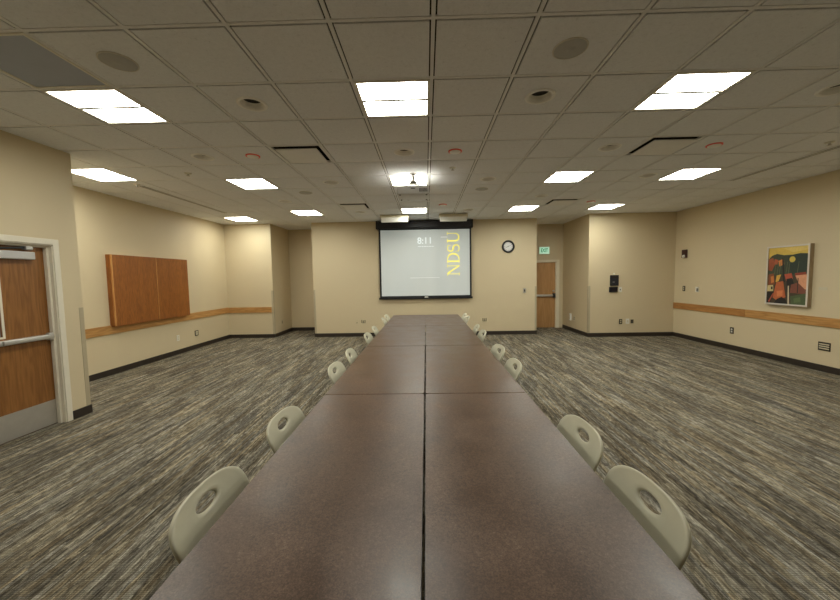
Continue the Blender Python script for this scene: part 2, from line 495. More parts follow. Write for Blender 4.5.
# ------------------------------------------------------------------ ceiling layout
LIGHTS = [(-5, 1), (-1, 1), (3, 1), (6, 1), (-8, 4), (-5, 5), (-1, 5), (3, 5), (6, 5), (-8, 10), (-5, 9), (-1, 9), (3, 9), (6, 9), (-5, -3), (6, -3)]  # last two are out of view, added to brighten the near end
VENTS = [(-3, 3), (4, 3), (-3, 8), (4, 8)]
RETURN = (-5, 0)
CANS = [(-3, 1), (1, 1), (5, 1), (-5, 3), (-1, 3), (3, 3), (-3, 5), (1, 5), (5, 5), (-5, 7), (3, 7), (-3, 9), (1, 9)]
CAN_R = 0.098
inside_skip = set(LIGHTS) | set(VENTS) | {RETURN}
TW = 0.024       # tee width
GAPW = 0.010
def build_ceiling():
    b = B()
    i0, i1 = math.floor((XL - 0.1 - GX) / T), math.ceil((XR + 0.1 - GX) / T)
    j0, j1 = math.floor((YREAR - 0.1 - GY) / T), math.ceil((YAL + 0.1 - GY) / T)
    zt = CEIL
    for i in range(i0, i1):
        for j in range(j0, j1):
            x0, x1, y0, y1 = gx(i), gx(i + 1), gy(j), gy(j + 1)
            if (i, j) in inside_skip: continue
            e = TW / 2 + GAPW
            a0, a1, c0, c1 = x0 + e, x1 - e, y0 + e, y1 - e
            zz = zt + 0.001
            if (i, j) in CANS:
                cx, cy = (x0 + x1) / 2, (y0 + y1) / 2
                n = 32
                circ = []; sq = []; up = []
                for k in range(n):
                    an = 2 * PI * k / n + PI / 4
                    ca, sa = math.cos(an), math.sin(an)
                    circ.append(b.bm.verts.new((cx + CAN_R * ca, cy + CAN_R * sa, zz)))
                    s = (a1 - a0) / 2 / max(abs(ca), abs(sa))
                    sq.append(b.bm.verts.new((cx + s * ca, cy + s * sa, zz)))
                    up.append(b.bm.verts.new((cx + s * ca, cy + s * sa, zz + 0.012)))
                fs = []
                for k in range(n):
                    k2 = (k + 1) % n
                    fs.append(b.bm.faces.new((circ[k], sq[k], sq[k2], circ[k2])))
                    fs.append(b.bm.faces.new((sq[k], up[k], up[k2], sq[k2])))
                b._set(fs, M['tile'])
            else:
                b.box((a0, c0, zz), (a1, c1, zz + 0.012), 0.0, M['tile'])
            # near-black sheet above each tile: the reveal's shade put into colour
            if (i, j) not in CANS:
                b.face([(x0, y0, zt + 0.0135), (x0, y1, zt + 0.0135), (x1, y1, zt + 0.0135), (x1, y0, zt + 0.0135)], M['gap'])
    # grid tees
    zl, zh = zt + 0.003, zt + 0.0125
    for i in range(i0, i1 + 1):
        b.box((gx(i) - TW / 2, gy(j0), zl), (gx(i) + TW / 2, gy(j1), zh), 0, M['tee'])
    for j in range(j0, j1 + 1):
        for i in range(i0, i1):
            b.box((gx(i) + TW / 2, gy(j) - TW / 2, zl + 0.0005), (gx(i + 1) - TW / 2, gy(j) + TW / 2, zh), 0, M['tee'])
    # structural deck above, closing the plenum
    b.box((XL - WT, YREAR - WT, CEIL + 0.34), (XR + WT, YAL + WT, CEIL + 0.40), 0, M['gap'])
    o = b.build('ceiling', None)
    return tag(o, 'suspended ceiling of square grey beige tiles in a grid', 'ceiling', None, 'structure')
build_ceiling()

# ------------------------------------------------------------------ troffers
def make_light():
    root = empty('ceiling_light')
    h = T / 2 - TW / 2
    f = B()
    w = 0.022
    for s in (-1, 1):
        f.box((min(s * h, s * (h - w)), -h, -0.003), (max(s * h, s * (h - w)), h, 0.02), 0.002)
        f.box((-h + w, min(s * h, s * (h - w)), -0.003), (h - w, max(s * h, s * (h - w)), 0.02), 0.002)
    f.build('frame', M['lamp_frame'], root)
    q = h - w
    # two barrel lenses meeting at a low centre bar
    def vault(y0, y1, mat, name):
        d = B(); n = 10; rows = []
        for k in range(n + 1):
            t = k / n
            y = y0 + (y1 - y0) * t
            z = 0.004 + 0.055 * math.sin(PI * t) ** 0.8 if 0 < t < 1 else 0.004
            rows.append((y, z))
        for (ya, za), (yb, zb) in zip(rows, rows[1:]):
            d.face([(-q, ya, za), (q, ya, za), (q, yb, zb), (-q, yb, zb)])
        bmesh.ops.remove_doubles(d.bm, verts=d.bm.verts[:], dist=1e-5)
        o = d.build(name, mat, root, smooth=True)
        return o
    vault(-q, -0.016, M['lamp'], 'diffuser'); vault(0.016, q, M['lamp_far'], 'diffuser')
    B().box((-q, -0.016, -0.002), (q, 0.016, 0.008), 0.002).build('center_bar', M['lamp_bar'], root)
    for s in (-1, 1):
        e = B()
        for y0, y1 in ((-q, -0.016), (0.016, q)):
            n = 10; pts = []
            for k in range(n + 1):
                t = k / n
                pts.append((s * (q + 0.0005), y0 + (y1 - y0) * t, 0.004 + (0.055 * math.sin(PI * t) ** 0.8 if 0 < t < 1 else 0)))
            e.face(pts)
        e.build('end_plate', M['lamp_frame'], root)
    # housing box above the lens
    hb = B()
    hb.box((-h + 0.004, -h + 0.004, 0.07), (h - 0.004, h - 0.004, 0.09), 0)
    for s in (-1, 1):
        hb.box((min(s * (h - 0.008), s * (h - 0.004)), -h + 0.004, 0.02), (max(s * (h - 0.008), s * (h - 0.004)), h - 0.004, 0.07), 0)
        hb.box((-h + 0.008, min(s * (h - 0.008), s * (h - 0.004)), 0.02), (h - 0.008, max(s * (h - 0.008), s * (h - 0.004)), 0.07), 0)
    hb.build('housing', M['mount'], root)
    return root
LL = {(-5, 1): 'large lit square ceiling light beside the smooth grey panel, upper left',
      (-1, 1): 'large lit square ceiling light straight above the table seam',
      (3, 1): 'large lit square ceiling light nearest on the upper right',
      (6, 1): 'lit square ceiling light cut off at the right picture edge',
      (-8, 4): 'lit square ceiling light near the oak cabinet wall, in the middle row',
      (-5, 5): 'middle row ceiling light just right of the cabinet wall light',
      (-1, 5): 'lit square ceiling light directly behind the projector mount',
      (3, 5): 'lit square ceiling light in the middle row right of the projector',
      (6, 5): 'middle row ceiling light closest to the wall with the painting',
      (-8, 10): 'far row ceiling light above the short wall at far left',
      (-5, 9): 'far row ceiling light in front of the left alcove edge',
      (-1, 9): 'far row ceiling light just ahead of the screen case',
      (3, 9): 'far row ceiling light above the wall clock side',
      (6, 9): 'far row ceiling light before the right wall stub'}
proto = make_light(); K = kids_of(proto)
for n_, (i, j) in enumerate(LIGHTS):
    o = proto if n_ == 0 else copy_tree(proto, K)
    o.location = (gx(i + 0.5), gy(j + 0.5), CEIL)
    tag(o, LL.get((i, j), ['', 'unseen square ceiling light added to brighten the near end, %s' % {-5: 'left end', -1: 'above the table seam', 3: 'right of the seam', 6: 'right end'}[i]][1] if j == -3 else None), 'ceiling light', 'lit square ceiling lights')

# ------------------------------------------------------------------ air diffusers, return panel, slots
def make_vent():
    root = empty('air_vent')
    h = T / 2 - TW / 2
    f = B(); w = 0.022
    for s in (-1, 1):
        f.box((min(s * h, s * (h - w)), -h, -0.002), (max(s * h, s * (h - w)), h, 0.02), 0.002)
        f.box((-h + w, min(s * h, s * (h - w)), -0.002), (h - w, max(s * h, s * (h - w)), 0.02), 0.002)
    f.build('frame', M['vent'], root)
    q = h - w
    c = B()
    top = 0.14; r = 0.17
    lo = [(-q, -q, 0.018), (q, -q, 0.018), (q, q, 0.018), (-q, q, 0.018)]
    hi = [(-r, -r, top), (r, -r, top), (r, r, top), (-r, r, top)]
    for k in range(4): c.face([lo[k], lo[(k + 1) % 4], hi[(k + 1) % 4], hi[k]])
    c.face(hi)
    c.build('throat', M['gap'], root)
    p = 0.238
    B().box((-p, -p, -0.022), (p, p, -0.012), 0.003).build('face_panel', M['vent'], root)
    for sx in (-1, 1):
        for sy in (-1, 1): B().tube([(sx * 0.15, sy * 0.15, -0.012), (sx * 0.15, sy * 0.15, 0.138)], 0.004, 6).build('hanger', M['gap'], root)
    return root
VL = ['square air diffuser with dark slot, upper left beyond the nearest lights', 'square air diffuser with dark slot, upper right beyond the nearest lights',
      'small looking far air diffuser left of the projector', 'small looking far air diffuser right of the projector']
proto = make_vent(); K = kids_of(proto)
for n_, (i, j) in enumerate(VENTS):
    o = proto if n_ == 0 else copy_tree(proto, K)
    o.location = (gx(i + 0.5), gy(j + 0.5), CEIL)
    tag(o, VL[n_], 'air vent', 'square air diffusers')

rp = empty('return_vent', (gx(-4.5), gy(0.5), CEIL))
h = T / 2 - TW / 2
b = B(); w = 0.02
for s in (-1, 1):
    b.box((min(s * h, s * (h - w)), -h, -0.002), (max(s * h, s * (h - w)), h, 0.012), 0.002)
    b.box((-h + w, min(s * h, s * (h - w)), -0.002), (h - w, max(s * h, s * (h - w)), 0.012), 0.002)
b.build('frame', M['lamp_frame'], rp)
B().box((-h + w, -h + w, 0.004), (h - w, h - w, 0.012)).build('panel', M['return_panel'], rp)
tag(rp, 'smooth dark grey square ceiling panel at upper left', 'vent')

def slot(x, y0, y1, label):
    root = empty('slot_diffuser', (x, (y0 + y1) / 2, CEIL))
    L = (y1 - y0) / 2
    f = B()
    for a, c in ((-0.05, -0.038), (-0.006, 0.006), (0.038, 0.05)):
        f.box((a, -L, -0.006), (c, L, 0.0), 0.001)
    for s in (-1, 1):
        f.box((-0.038, min(s * L, s * (L - 0.012)), -0.006), (-0.006, max(s * L, s * (L - 0.012)), 0.0), 0.001)
        f.box((0.006, min(s * L, s * (L - 0.012)), -0.006), (0.038, max(s * L, s * (L - 0.012)), 0.0), 0.001)
    f.build('frame', M['tee'], root)
    for a, c in ((-0.038, -0.006), (0.006, 0.038)):
        B().box((a, -L + 0.012, -0.003), (c, L - 0.012, -0.0012)).build('slot', M['slot_grey'], root)
    return tag(root, label, 'vent', 'linear slot diffusers')
slot(gx(-7.36), gy(5.4), gy(9.2), 'long double slot air diffuser in the ceiling along the cabinet wall')
slot(gx(8.14), gy(2.9), gy(6.2), 'long double slot air diffuser in the ceiling along the painting wall')

# ------------------------------------------------------------------ round ceiling fixtures
def make_speaker():
    root = empty('ceiling_speaker')
    B().lathe([(0.112, 0.0), (0.112, -0.004), (0.108, -0.006), (0.104, -0.006), (0.104, -0.004)], n=40).build('rim', M['speaker_rim'], root)
    B().lathe([(0.1045, -0.004), (0.08, -0.007), (0.05, -0.008), (0.012, -0.0085), (0.010, -0.010), (0.0, -0.010)], n=40).build('grille', M['speaker'], root, smooth=True)
    return root
SP = [(-4, 0, 'big round grey ceiling speaker beside the smooth grey panel'), (1, 0, 'big round grey ceiling speaker at upper right of centre'),
      (-4, 6, 'small looking far round ceiling speaker left of the projector'), (1, 6, 'small looking far round ceiling speaker right of the projector')]
proto = make_speaker(); K = kids_of(proto)
for n_, (i, j, lb) in enumerate(SP):
    o = proto if n_ == 0 else copy_tree(proto, K)
    o.location = (gx(i + 0.5), gy(j + 0.5), CEIL + 0.001)
    tag(o, lb, 'ceiling speaker', 'round ceiling speakers')

def make_can():
    root = empty('recessed_downlight')
    B().lathe([(0.125, 0.0), (0.123, -0.005), (0.112, -0.009), (0.098, -0.007), (0.094, 0.0), (0.088, 0.02)], n=36).build('trim_ring', M['can_ring'], root, smooth=True)
    B().lathe([(0.088, 0.02), (0.082, 0.032), (0.076, 0.042)], n=36).build('reflector', M['can_cone'], root, smooth=True)
    B().lathe([(0.076, 0.042), (0.05, 0.05), (0.02, 0.05), (0.0, 0.05)], n=36).build('lamp', M['can_dark'], root, smooth=True)
    return root
CL = {(-3, 1): 'unlit round downlight left of the light over the table seam', (1, 1): 'unlit round downlight right of the light over the table seam',
      (5, 1): 'unlit round downlight at the right picture edge', (-5, 3): 'unlit round downlight left of the nearer left air diffuser',
      (-1, 3): 'unlit round downlight just in front of the projector', (3, 3): 'unlit round downlight left of the nearer right air diffuser',
      (-3, 5): 'unlit round downlight left of the projector, beyond the left diffuser', (1, 5): 'unlit round downlight just right of the projector',
      (5, 5): 'unlit round downlight between the two middle row lights at right', (-5, 7): 'faint unlit downlight ahead of the left alcove',
      (3, 7): 'faint unlit downlight left of the far right air diffuser', (-3, 9): 'faint unlit downlight just beyond the far left air diffuser',
      (1, 9): 'faint unlit downlight beside the right wall washer'}
proto = make_can(); K = kids_of(proto)
for n_, (i, j) in enumerate(CANS):
    o = proto if n_ == 0 else copy_tree(proto, K)
    o.location = (gx(i + 0.5), gy(j + 0.5), CEIL + 0.001)
    tag(o, CL[(i, j)], 'downlight', 'unlit recessed downlights')

def make_redring():
    root = empty('ceiling_sensor')
    B().lathe([(0.082, 0.0), (0.082, -0.008), (0.074, -0.012), (0.066, -0.010)], n=32).build('rim', M['red_trim'], root, smooth=True)
    B().lathe([(0.066, -0.010), (0.064, -0.016), (0.02, -0.02), (0.0, -0.02)], n=32).build('cover', M['can_ring'], root, smooth=True)
    return root
RL = [(-4, 3, 'small ceiling disc with reddish rim left of the left air diffuser'), (0, 3, 'small ceiling disc with reddish rim right of the table seam'),
      (5, 3, 'small ceiling disc with reddish rim near the painting wall'), (0, 8, 'far small reddish rimmed ceiling disc ahead of the screen'),
      (5, 8, 'far small reddish rimmed ceiling disc near the right wall stub')]
proto = make_redring(); K = kids_of(proto)
for n_, (i, j, lb) in enumerate(RL):
    o = proto if n_ == 0 else copy_tree(proto, K)
    o.location = (gx(i + 0.5), gy(j + 0.5), CEIL + 0.001)
    tag(o, lb, 'ceiling sensor', 'red rimmed ceiling discs')

def make_sprinkler():
    root = empty('ceiling_sprinkler')
    B().lathe([(0.045, 0.0), (0.045, -0.004), (0.036, -0.012), (0.03, -0.014), (0.0, -0.014)], n=24).build('escutcheon', M['white'], root, smooth=True)
    B().lathe([(0.012, -0.014), (0.012, -0.03), (0.024, -0.034), (0.024, -0.037), (0.0, -0.037)], n=20).build('deflector', M['alu'], root)
    return root
SL = [(-5.5, 4.5, 'small white sprinkler head near the middle row lights at left'), (0.53, 4.53, 'small white sprinkler head right of the projector'),
      (-7.36, 5.3, 'small white sprinkler head at the near end of the left slot'), (7.68, 3.5, 'small white sprinkler head near the right wall slot')]
proto = make_sprinkler(); K = kids_of(proto)
for n_, (i, j, lb) in enumerate(SL):
    o = proto if n_ == 0 else copy_tree(proto, K)
    o.location = (gx(i), gy(j), CEIL + 0.001)
    tag(o, lb, 'sprinkler', 'sprinkler heads')

# ------------------------------------------------------------------ projector on its ceiling mount
pr = empty('ceiling_projector', (-0.165, 5.2, 2.725))
b = B()
b.box((-0.232, -0.2, 0.0), (0.232, 0.2, 0.11), 0.014, None, 3)
smooth_by_angle(b.build('body', M['projector'], pr))
b = B()
for k in range(7): b.box((0.09 + k * 0.017, -0.2015, 0.03), (0.099 + k * 0.017, -0.199, 0.08))
b.build('rear_grille', M['projector_dark'], pr)
B().box((-0.03, -0.2018, 0.074), (0.03, -0.199, 0.084)).build('badge', M['projector_dark'], pr)
b = B()
for sx in (-1, 1):
    for sy in (-1, 1): b.lathe([(0.012, 0.0), (0.012, -0.006), (0.008, -0.01), (0.0, -0.01)], c=(sx * 0.19, sy * 0.16, 0.0), n=16)
b.build('foot', M['projector_dark'], pr)
B().lathe([(0.052, 0.2), (0.052, 0.23), (0.042, 0.235), (0.038, 0.205), (0.0, 0.202)], 'Y', (-0.09, 0, 0.058), 28).build('lens', M['black'], pr)
mt = B()
mt.lathe([(0.0, 0.312), (0.05, 0.312), (0.05, 0.304), (0.022, 0.298), (0.022, 0.19), (0.0, 0.19)], c=(0, -0.10, 0), n=24)
mt.build('mount_pole', M['mount'], pr, smooth=False)
b = B()
b.lathe([(0.0, 0.2), (0.045, 0.2), (0.052, 0.19), (0.052, 0.165), (0.03, 0.15), (0.0, 0.15)], c=(0, -0.10, 0), n=24)
for sx, sy in ((-1, -0.06), (1, -0.06), (-1, 0.16), (1, 0.16)):
    b.tube([(0, -0.10, 0.16), (sx * 0.06, -0.10 + sy * 0.4, 0.15), (sx * 0.13, -0.10 + sy, 0.112), (sx * 0.145, -0.10 + sy, 0.1105)], 0.008, 8)
b.box((-0.07, -0.12, 0.148), (0.07, -0.08, 0.156), 0.003)
b.build('mount_bracket', M['mount'], pr)
b = B().tube([(-0.02, -0.12, 0.19), (-0.07, -0.13, 0.18), (-0.1, -0.12, 0.175)], 0.006, 8)
b.build('mount_knob', M['projector_dark'], pr)
tag(pr, 'light grey projector hanging from the ceiling on a short pole mount', 'projector')

# ------------------------------------------------------------------ wall washers in front of the screen case
def washer(x0, x1, z0, z1, label):
    y = 8.3
    cx = (x0 + x1) / 2; hw = (x1 - x0) / 2
    root = empty('wall_washer_light', (cx, y, CEIL))
    B().box((-hw, 0, z0 - CEIL), (hw, 0.09, z1 - CEIL), 0.006).build('housing', M['white'], root)
    b = B()
    # sloping reflector wings that spread from the housing up to the ceiling
    prof = [(0.09, z1 - CEIL - 0.01), (0.11, z1 - CEIL), (0.30, -0.014), (0.30, -0.006), (0.02, -0.006), (0.0, z1 - CEIL)]
    b.prism([(-hw - 0.02, p[0], p[1]) for p in prof], (2 * hw + 0.04, 0, 0))
    b.build('reflector', M['ivory'], root)
    for s in (-1, 1):
        B().tube([(s * hw * 0.7, 0.045, z1 - CEIL - 0.005), (s * hw * 0.7, 0.045, 0.0)], 0.012, 10).build('stem', M['white'], root)
    return tag(root, label, 'wall light', 'wall washers above the screen')
washer(-1.048, -0.408, 2.862, 2.972, 'white box shaped wall washer above the left part of the screen')
washer(0.352, 0.989, 2.860, 2.962, 'white box shaped wall washer above the right part of the screen')

# ------------------------------------------------------------------ projection screen
sc_ = empty('wall_projection_screen', (0, 9.2, 0))
b = B(); b.box((-1.255, -0.09, 2.822), (1.2, 0.068, 3.018), 0.02, None, 3)
smooth_by_angle(b.build('case', M['case'], sc_))
for s, x in ((-1, -1.295), (1, 1.2)):
    b = B().box((x, -0.095, 2.815), (x + 0.04, 0.068, 3.024), 0.012, None, 2)
    b.build('end_cap', M['case'], sc_)
B().box((-1.235, -0.002, 0.985), (1.203, 0.002, 2.84)).build('border', M['screen_black'], sc_)
B().box((-1.187, -0.004, 1.05), (1.158, -0.0021, 2.79)).build('screen_surface', M['screen'], sc_)
B().box((-1.262, -0.016, 0.962), (1.228, 0.012, 1.012), 0.006).build('bottom_bar', M['screen_black'], sc_)
B().box((-0.045, -0.028, 0.996), (0.05, -0.016, 1.03), 0.004).build('pull_tab', M['white'], sc_)

# letters that read upwards along the right side of the picture
def letter_polys():
    """serif capitals as quads in (s along the word, t up), cap height 1"""
    out = []
    def rect(s0, t0, s1, t1): out.append([(s0, t0), (s1, t0), (s1, t1), (s0, t1)])
    def stroke(pts, ws):
        n = len(pts)
        L, R = [], []
        for i in range(n):
            a = Vector(pts[max(i - 1, 0)]); c = Vector(pts[min(i + 1, n - 1)])
            d = (c - a).normalized(); nn = Vector((-d.y, d.x))
            p = Vector(pts[i]); L.append(p + nn * ws[i] / 2); R.append(p - nn * ws[i] / 2)
        for i in range(n - 1): out.append([tuple(L[i]), tuple(R[i]), tuple(R[i + 1]), tuple(L[i + 1])])
    th, tn = 0.145, 0.07
    # N
    rect(0.10, 0.0, 0.155, 1.0); rect(0.0, 0, 0.25, 0.05); rect(-0.02, 0.95, 0.18, 1.0)
    out.append([(0.08, 1.0), (0.24, 1.0), (0.86, 0.0), (0.76, 0.0)])
    rect(0.76, 0.0, 0.815, 1.0); rect(0.66, 0.95, 0.92, 1.0)
    # D
    o = 1.02
    rect(o + 0.08, 0, o + 0.21, 1.0); rect(o, 0, o + 0.3, 0.05); rect(o, 0.95, o + 0.3, 1.0)
    pts = []; ws = []
    for k in range(15):
        a = PI / 2 - PI * k / 14
        pts.append((o + 0.3 + 0.46 * math.cos(a), 0.5 + 0.475 * math.sin(a))); ws.append(tn + (th - tn) * abs(math.cos(a)) ** 1.3)
    stroke(pts, ws)
    # S
    o = 1.93
    pts = []; ws = []
    for k in range(33):
        t = k / 32
        if t < 0.5:
            a = math.radians(35 + (270 - 35) * t * 2); c = (o + 0.3, 0.74); r = (0.25, 0.235)
        else:
            a = math.radians(90 - (235) * (t - 0.5) * 2); c = (o + 0.3, 0.26); r = (0.27, 0.245)
        pts.append((c[0] + r[0] * math.cos(a), c[1] + r[1] * math.sin(a)))
        ws.append(tn + (th - tn) * max(0, 1 - abs(t - 0.5) * 2.6))
    stroke(pts, ws)
    rect(o + 0.5, 0.68, o + 0.54, 0.98); rect(o + 0.03, 0.02, o + 0.07, 0.32)
    # U
    o = 2.68
    rect(o + 0.08, 0.36, o + 0.21, 1.0); rect(o - 0.02, 0.95, o + 0.32, 1.0)
    rect(o + 0.72, 0.36, o + 0.775, 1.0); rect(o + 0.62, 0.95, o + 0.88, 1.0)
    pts = []; ws = []
    for k in range(15):
        a = PI + PI * k / 14
        pts.append((o + 0.445 + 0.302 * math.cos(a), 0.36 + 0.32 * math.sin(a))); ws.append(th + (tn - th) * (k / 14))
    stroke(pts, ws)
    return out
b = B()
cap = 0.322; base_x = 0.888; z0 = 1.575; ks = 1.146 / 3.56
for q_ in letter_polys():
    b.prism([(base_x - t * cap, -0.0046, z0 + s * ks) for s, t in q_], (0, -0.0008, 0))
b.build('lettering', M['gold'], sc_)
cu = bpy.data.curves.new('clock_digits', 'FONT'); cu.body = '8:11'; cu.size = 0.235; cu.extrude = 0.0004; cu.align_x = 'CENTER'; cu.offset = 0.003
tmp = bpy.data.objects.new('digits', cu); COL.objects.link(tmp)
dg = bpy.context.evaluated_depsgraph_get(); me = bpy.data.meshes.new_from_object(tmp.evaluated_get(dg))
bpy.data.objects.remove(tmp); me.materials.clear(); me.materials.append(M['cyan'])
dgo = bpy.data.objects.new('digits', me); COL.objects.link(dgo); dgo.parent = sc_
dgo.location = (-0.018, -0.0052, 2.425); dgo.rotation_euler = (PI / 2, 0, 0)
b = B(); x = -0.205
for wd in (0.09, 0.05, 0.07, 0.03, 0.08, 0.05):
    b.box((x, -0.0052, 2.343), (x + wd, -0.0044, 2.357)); x += wd + 0.01
b.build('date_line', M['cyan'], sc_)
b = B().box((-0.42, -0.0050, 1.52), (0.36, -0.0044, 1.535))
b.build('underline', M['faint'], sc_)
b = B().box((0.40, -0.0048, 2.575), (0.575, -0.0044, 2.6))
b.build('glare_bar', M['faint'], sc_)
tag(sc_, 'pull down projection screen in black case showing 8:11 and yellow letters', 'projection screen')

# ------------------------------------------------------------------ wall clock
ck = empty('wall_clock', (2.182, YB, 2.315))
B().lathe([(0.163, 0.0), (0.167, -0.03), (0.158, -0.045), (0.132, -0.045), (0.118, -0.03), (0.118, -0.02)], 'Y', n=48).build('rim', M['black'], ck, smooth=True)
B().lathe([(0.119, -0.021), (0.0, -0.021)], 'Y', n=48).build('face', M['clock_face'], ck)
b = B()
for k in range(12):
    a = 2 * PI * k / 12; d = Vector((math.sin(a), 0, math.cos(a))); sd = Vector((math.cos(a), 0, -math.sin(a)))
    w_, l0, l1 = 0.004, 0.092, 0.11
    b.prism([d * l0 - sd * w_ + Vector((0, -0.0215, 0)), d * l0 + sd * w_ + Vector((0, -0.0215, 0)), d * l1 + sd * w_ + Vector((0, -0.0215, 0)), d * l1 - sd * w_ + Vector((0, -0.0215, 0))], (0, -0.0008, 0))
b.build('hour_marks', M['black'], ck)
def hand(a, L, w_, y):
    d = Vector((math.sin(a), 0, math.cos(a))); sd = Vector((math.cos(a), 0, -math.sin(a))); o_ = Vector((0, y, 0))
    B().prism([o_ - d * 0.02 - sd * w_, o_ - d * 0.02 + sd * w_, o_ + d * L + sd * w_ * 0.5, o_ + d * L - sd * w_ * 0.5], (0, -0.001, 0)).build('hand', M['black'], ck)
hand(math.radians(245.5), 0.07, 0.006, -0.024); hand(math.radians(66), 0.1, 0.004, -0.026)
tag(ck, 'round wall clock with black rim right of the screen', 'clock')

# ------------------------------------------------------------------ doors
d1 = empty('door_1', (XD, 0, 0))
tag(d1, 'stained oak door with push bar and steel kick plate, nearest on the left', 'door', None, 'structure')
fr = B()
ft = 0.012
fr.box((0, DO1 - 0.002, FZ), (ft, DO1 + 0.06, DZ + 0.06), 0.004)
fr.box((0, DO0 - 0.06, FZ), (ft, DO0 + 0.002, DZ + 0.06), 0.004)
fr.box((0, DO0 - 0.06, DZ - 0.002), (ft + 0.0005, DO1 + 0.06, DZ + 0.06), 0.004)
# jamb linings and stops
fr.box((-0.2, DO1 - 0.012, FZ), (0.001, DO1 + 0.001, DZ)); fr.box((-0.2, DO0 - 0.001, FZ), (0.001, DO0 + 0.012, DZ)); fr.box((-0.2, DO0, DZ - 0.012), (0.001, DO1, DZ + 0.001))
fr.box((-0.075, DO1 - 0.035, FZ), (-0.035, DO1 - 0.011, DZ - 0.011), 0.003); fr.box((-0.075, DO0 + 0.011, FZ), (-0.035, DO0 + 0.035, DZ - 0.011), 0.003); fr.box((-0.075, DO0 + 0.03, DZ - 0.035), (-0.035, DO1 - 0.03, DZ - 0.011), 0.003)
fr.build('door_frame', M['frame_paint'], d1)
xf = -0.08      # face of the leaf
ly0, ly1 = DO0 + 0.016, DO1 - 0.016
gy0, gy1, gz0, gz1 = ly0 + 0.29, 3.308, 1.02, 1.60
lf = B()
lf.box((xf - 0.045, ly0, FZ + 0.008), (xf, gy0, DZ - 0.016)); lf.box((xf - 0.045, gy1, FZ + 0.008), (xf, ly1, DZ - 0.016))
lf.box((xf - 0.045, gy0, FZ + 0.008), (xf, gy1, gz0)); lf.box((xf - 0.045, gy0, gz1), (xf, gy1, DZ - 0.016))
leaf = lf.build('door_leaf', M['door_wood'], d1)
B().box((xf - 0.028, gy0, gz0), (xf - 0.02, gy1, gz1)).build('glass_pane', M['glass'], leaf)
b = B(); g = 0.02
for a0, a1, c0, c1 in ((gy0 - g, gy0, gz0 - g, gz1 + g), (gy1, gy1 + g, gz0 - g, gz1 + g), (gy0, gy1, gz0 - g, gz0), (gy0, gy1, gz1, gz1 + g)):
    b.box((xf, a0, c0), (xf + 0.008, a1, c1), 0.002)
b.build('pane_frame', M['frame_paint'], leaf)
B().box((xf, ly0 + 0.01, FZ + 0.012), (xf + 0.002, ly1 - 0.012, 0.245)).build('kick_plate', M['steel'], d1)
pb = B()
pb.box((xf, ly0 + 0.03, 0.935), (xf + 0.055, ly1 - 0.01, 0.985), 0.012, None, 3)
pbar = smooth_by_angle(pb.build('push_bar', M['alu'], d1))
B().box((xf + 0.0552, 3.26, 0.94), (xf + 0.062, 3.272, 0.98), 0.001).build('bar_joint', M['mount'], pbar)
B().box((xf, ly1 - 0.06, 0.92), (xf + 0.05, ly1 - 0.012, 1.0), 0.008).build('latch_case', M['alu'], pbar)
cl = B().box((xf, ly0 + 0.02, 1.795), (xf + 0.06, 3.61, 1.875), 0.008)
clo = cl.build('door_closer', M['closer'], d1)
B().tube([(xf + 0.035, 3.24, 1.882), (xf + 0.05, 3.42, 1.905), (xf + 0.03, 3.56, 1.918)], 0.011, 8).build('closer_arm', M['rubber'], clo)
B().box((xf + 0.005, 3.53, 1.895), (xf + 0.06, 3.595, 1.93), 0.006).build('arm_shoe', M['alu'], clo)
for z in (0.25, 1.0, 1.72):
    B().tube([(xf + 0.008, ly0 - 0.004, z - 0.055), (xf + 0.008, ly0 - 0.004, z + 0.055)], 0.007, 10).build('hinge', M['alu'], d1)

d2 = empty('door_2', (0, YAR, 0))
tag(d2, 'pale wood door with push bar under the exit sign in the far alcove', 'door', None, 'structure')
fr = B()
fr.box((D2b - 0.002, -0.014, FZ), (D2b + 0.085, 0.0, D2z + 0.05), 0.004); fr.box((XA2 + 0.014, -0.014, FZ), (D2a + 0.002, 0, D2z + 0.05), 0.004)
fr.box((XA2 + 0.014, -0.0145, D2z - 0.002), (D2b + 0.085, 0, D2z + 0.05), 0.004)
fr.box((D2b - 0.02, 0, FZ), (D2b + 0.001, 0.13, D2z)); fr.box((D2a - 0.001, 0, FZ), (D2a + 0.02, 0.13, D2z)); fr.box((D2a, 0, D2z - 0.02), (D2b, 0.13, D2z + 0.001))
fr.build('door_frame', M['frame_tan'], d2)
B().box((D2a + 0.022, 0.04, FZ + 0.008), (D2b - 0.022, 0.085, D2z - 0.022)).build('door_leaf', M['maple'], d2)
p2 = smooth_by_angle(B().box((D2a + 0.05, -0.03, 0.905), (D2b - 0.1, 0.04, 0.965), 0.012, None, 3).build('push_bar', M['alu'], d2))
B().box((D2b - 0.1, -0.045, 0.87), (D2b - 0.035, 0.04, 1.0), 0.008).build('latch_case', M['rubber'], p2)
B().lathe([(0.03, 0.0), (0.03, -0.02), (0.022, -0.026), (0.0, -0.026)], 'Y', (D2b - 0.068, 0.04, 1.07), 20).build('lock_cylinder', M['alu'], d2)
for z in (0.25, 1.0, 1.72):
    B().tube([(D2a + 0.02, 0.034, z - 0.05), (D2a + 0.02, 0.034, z + 0.05)], 0.007, 10).build('hinge', M['alu'], d2)

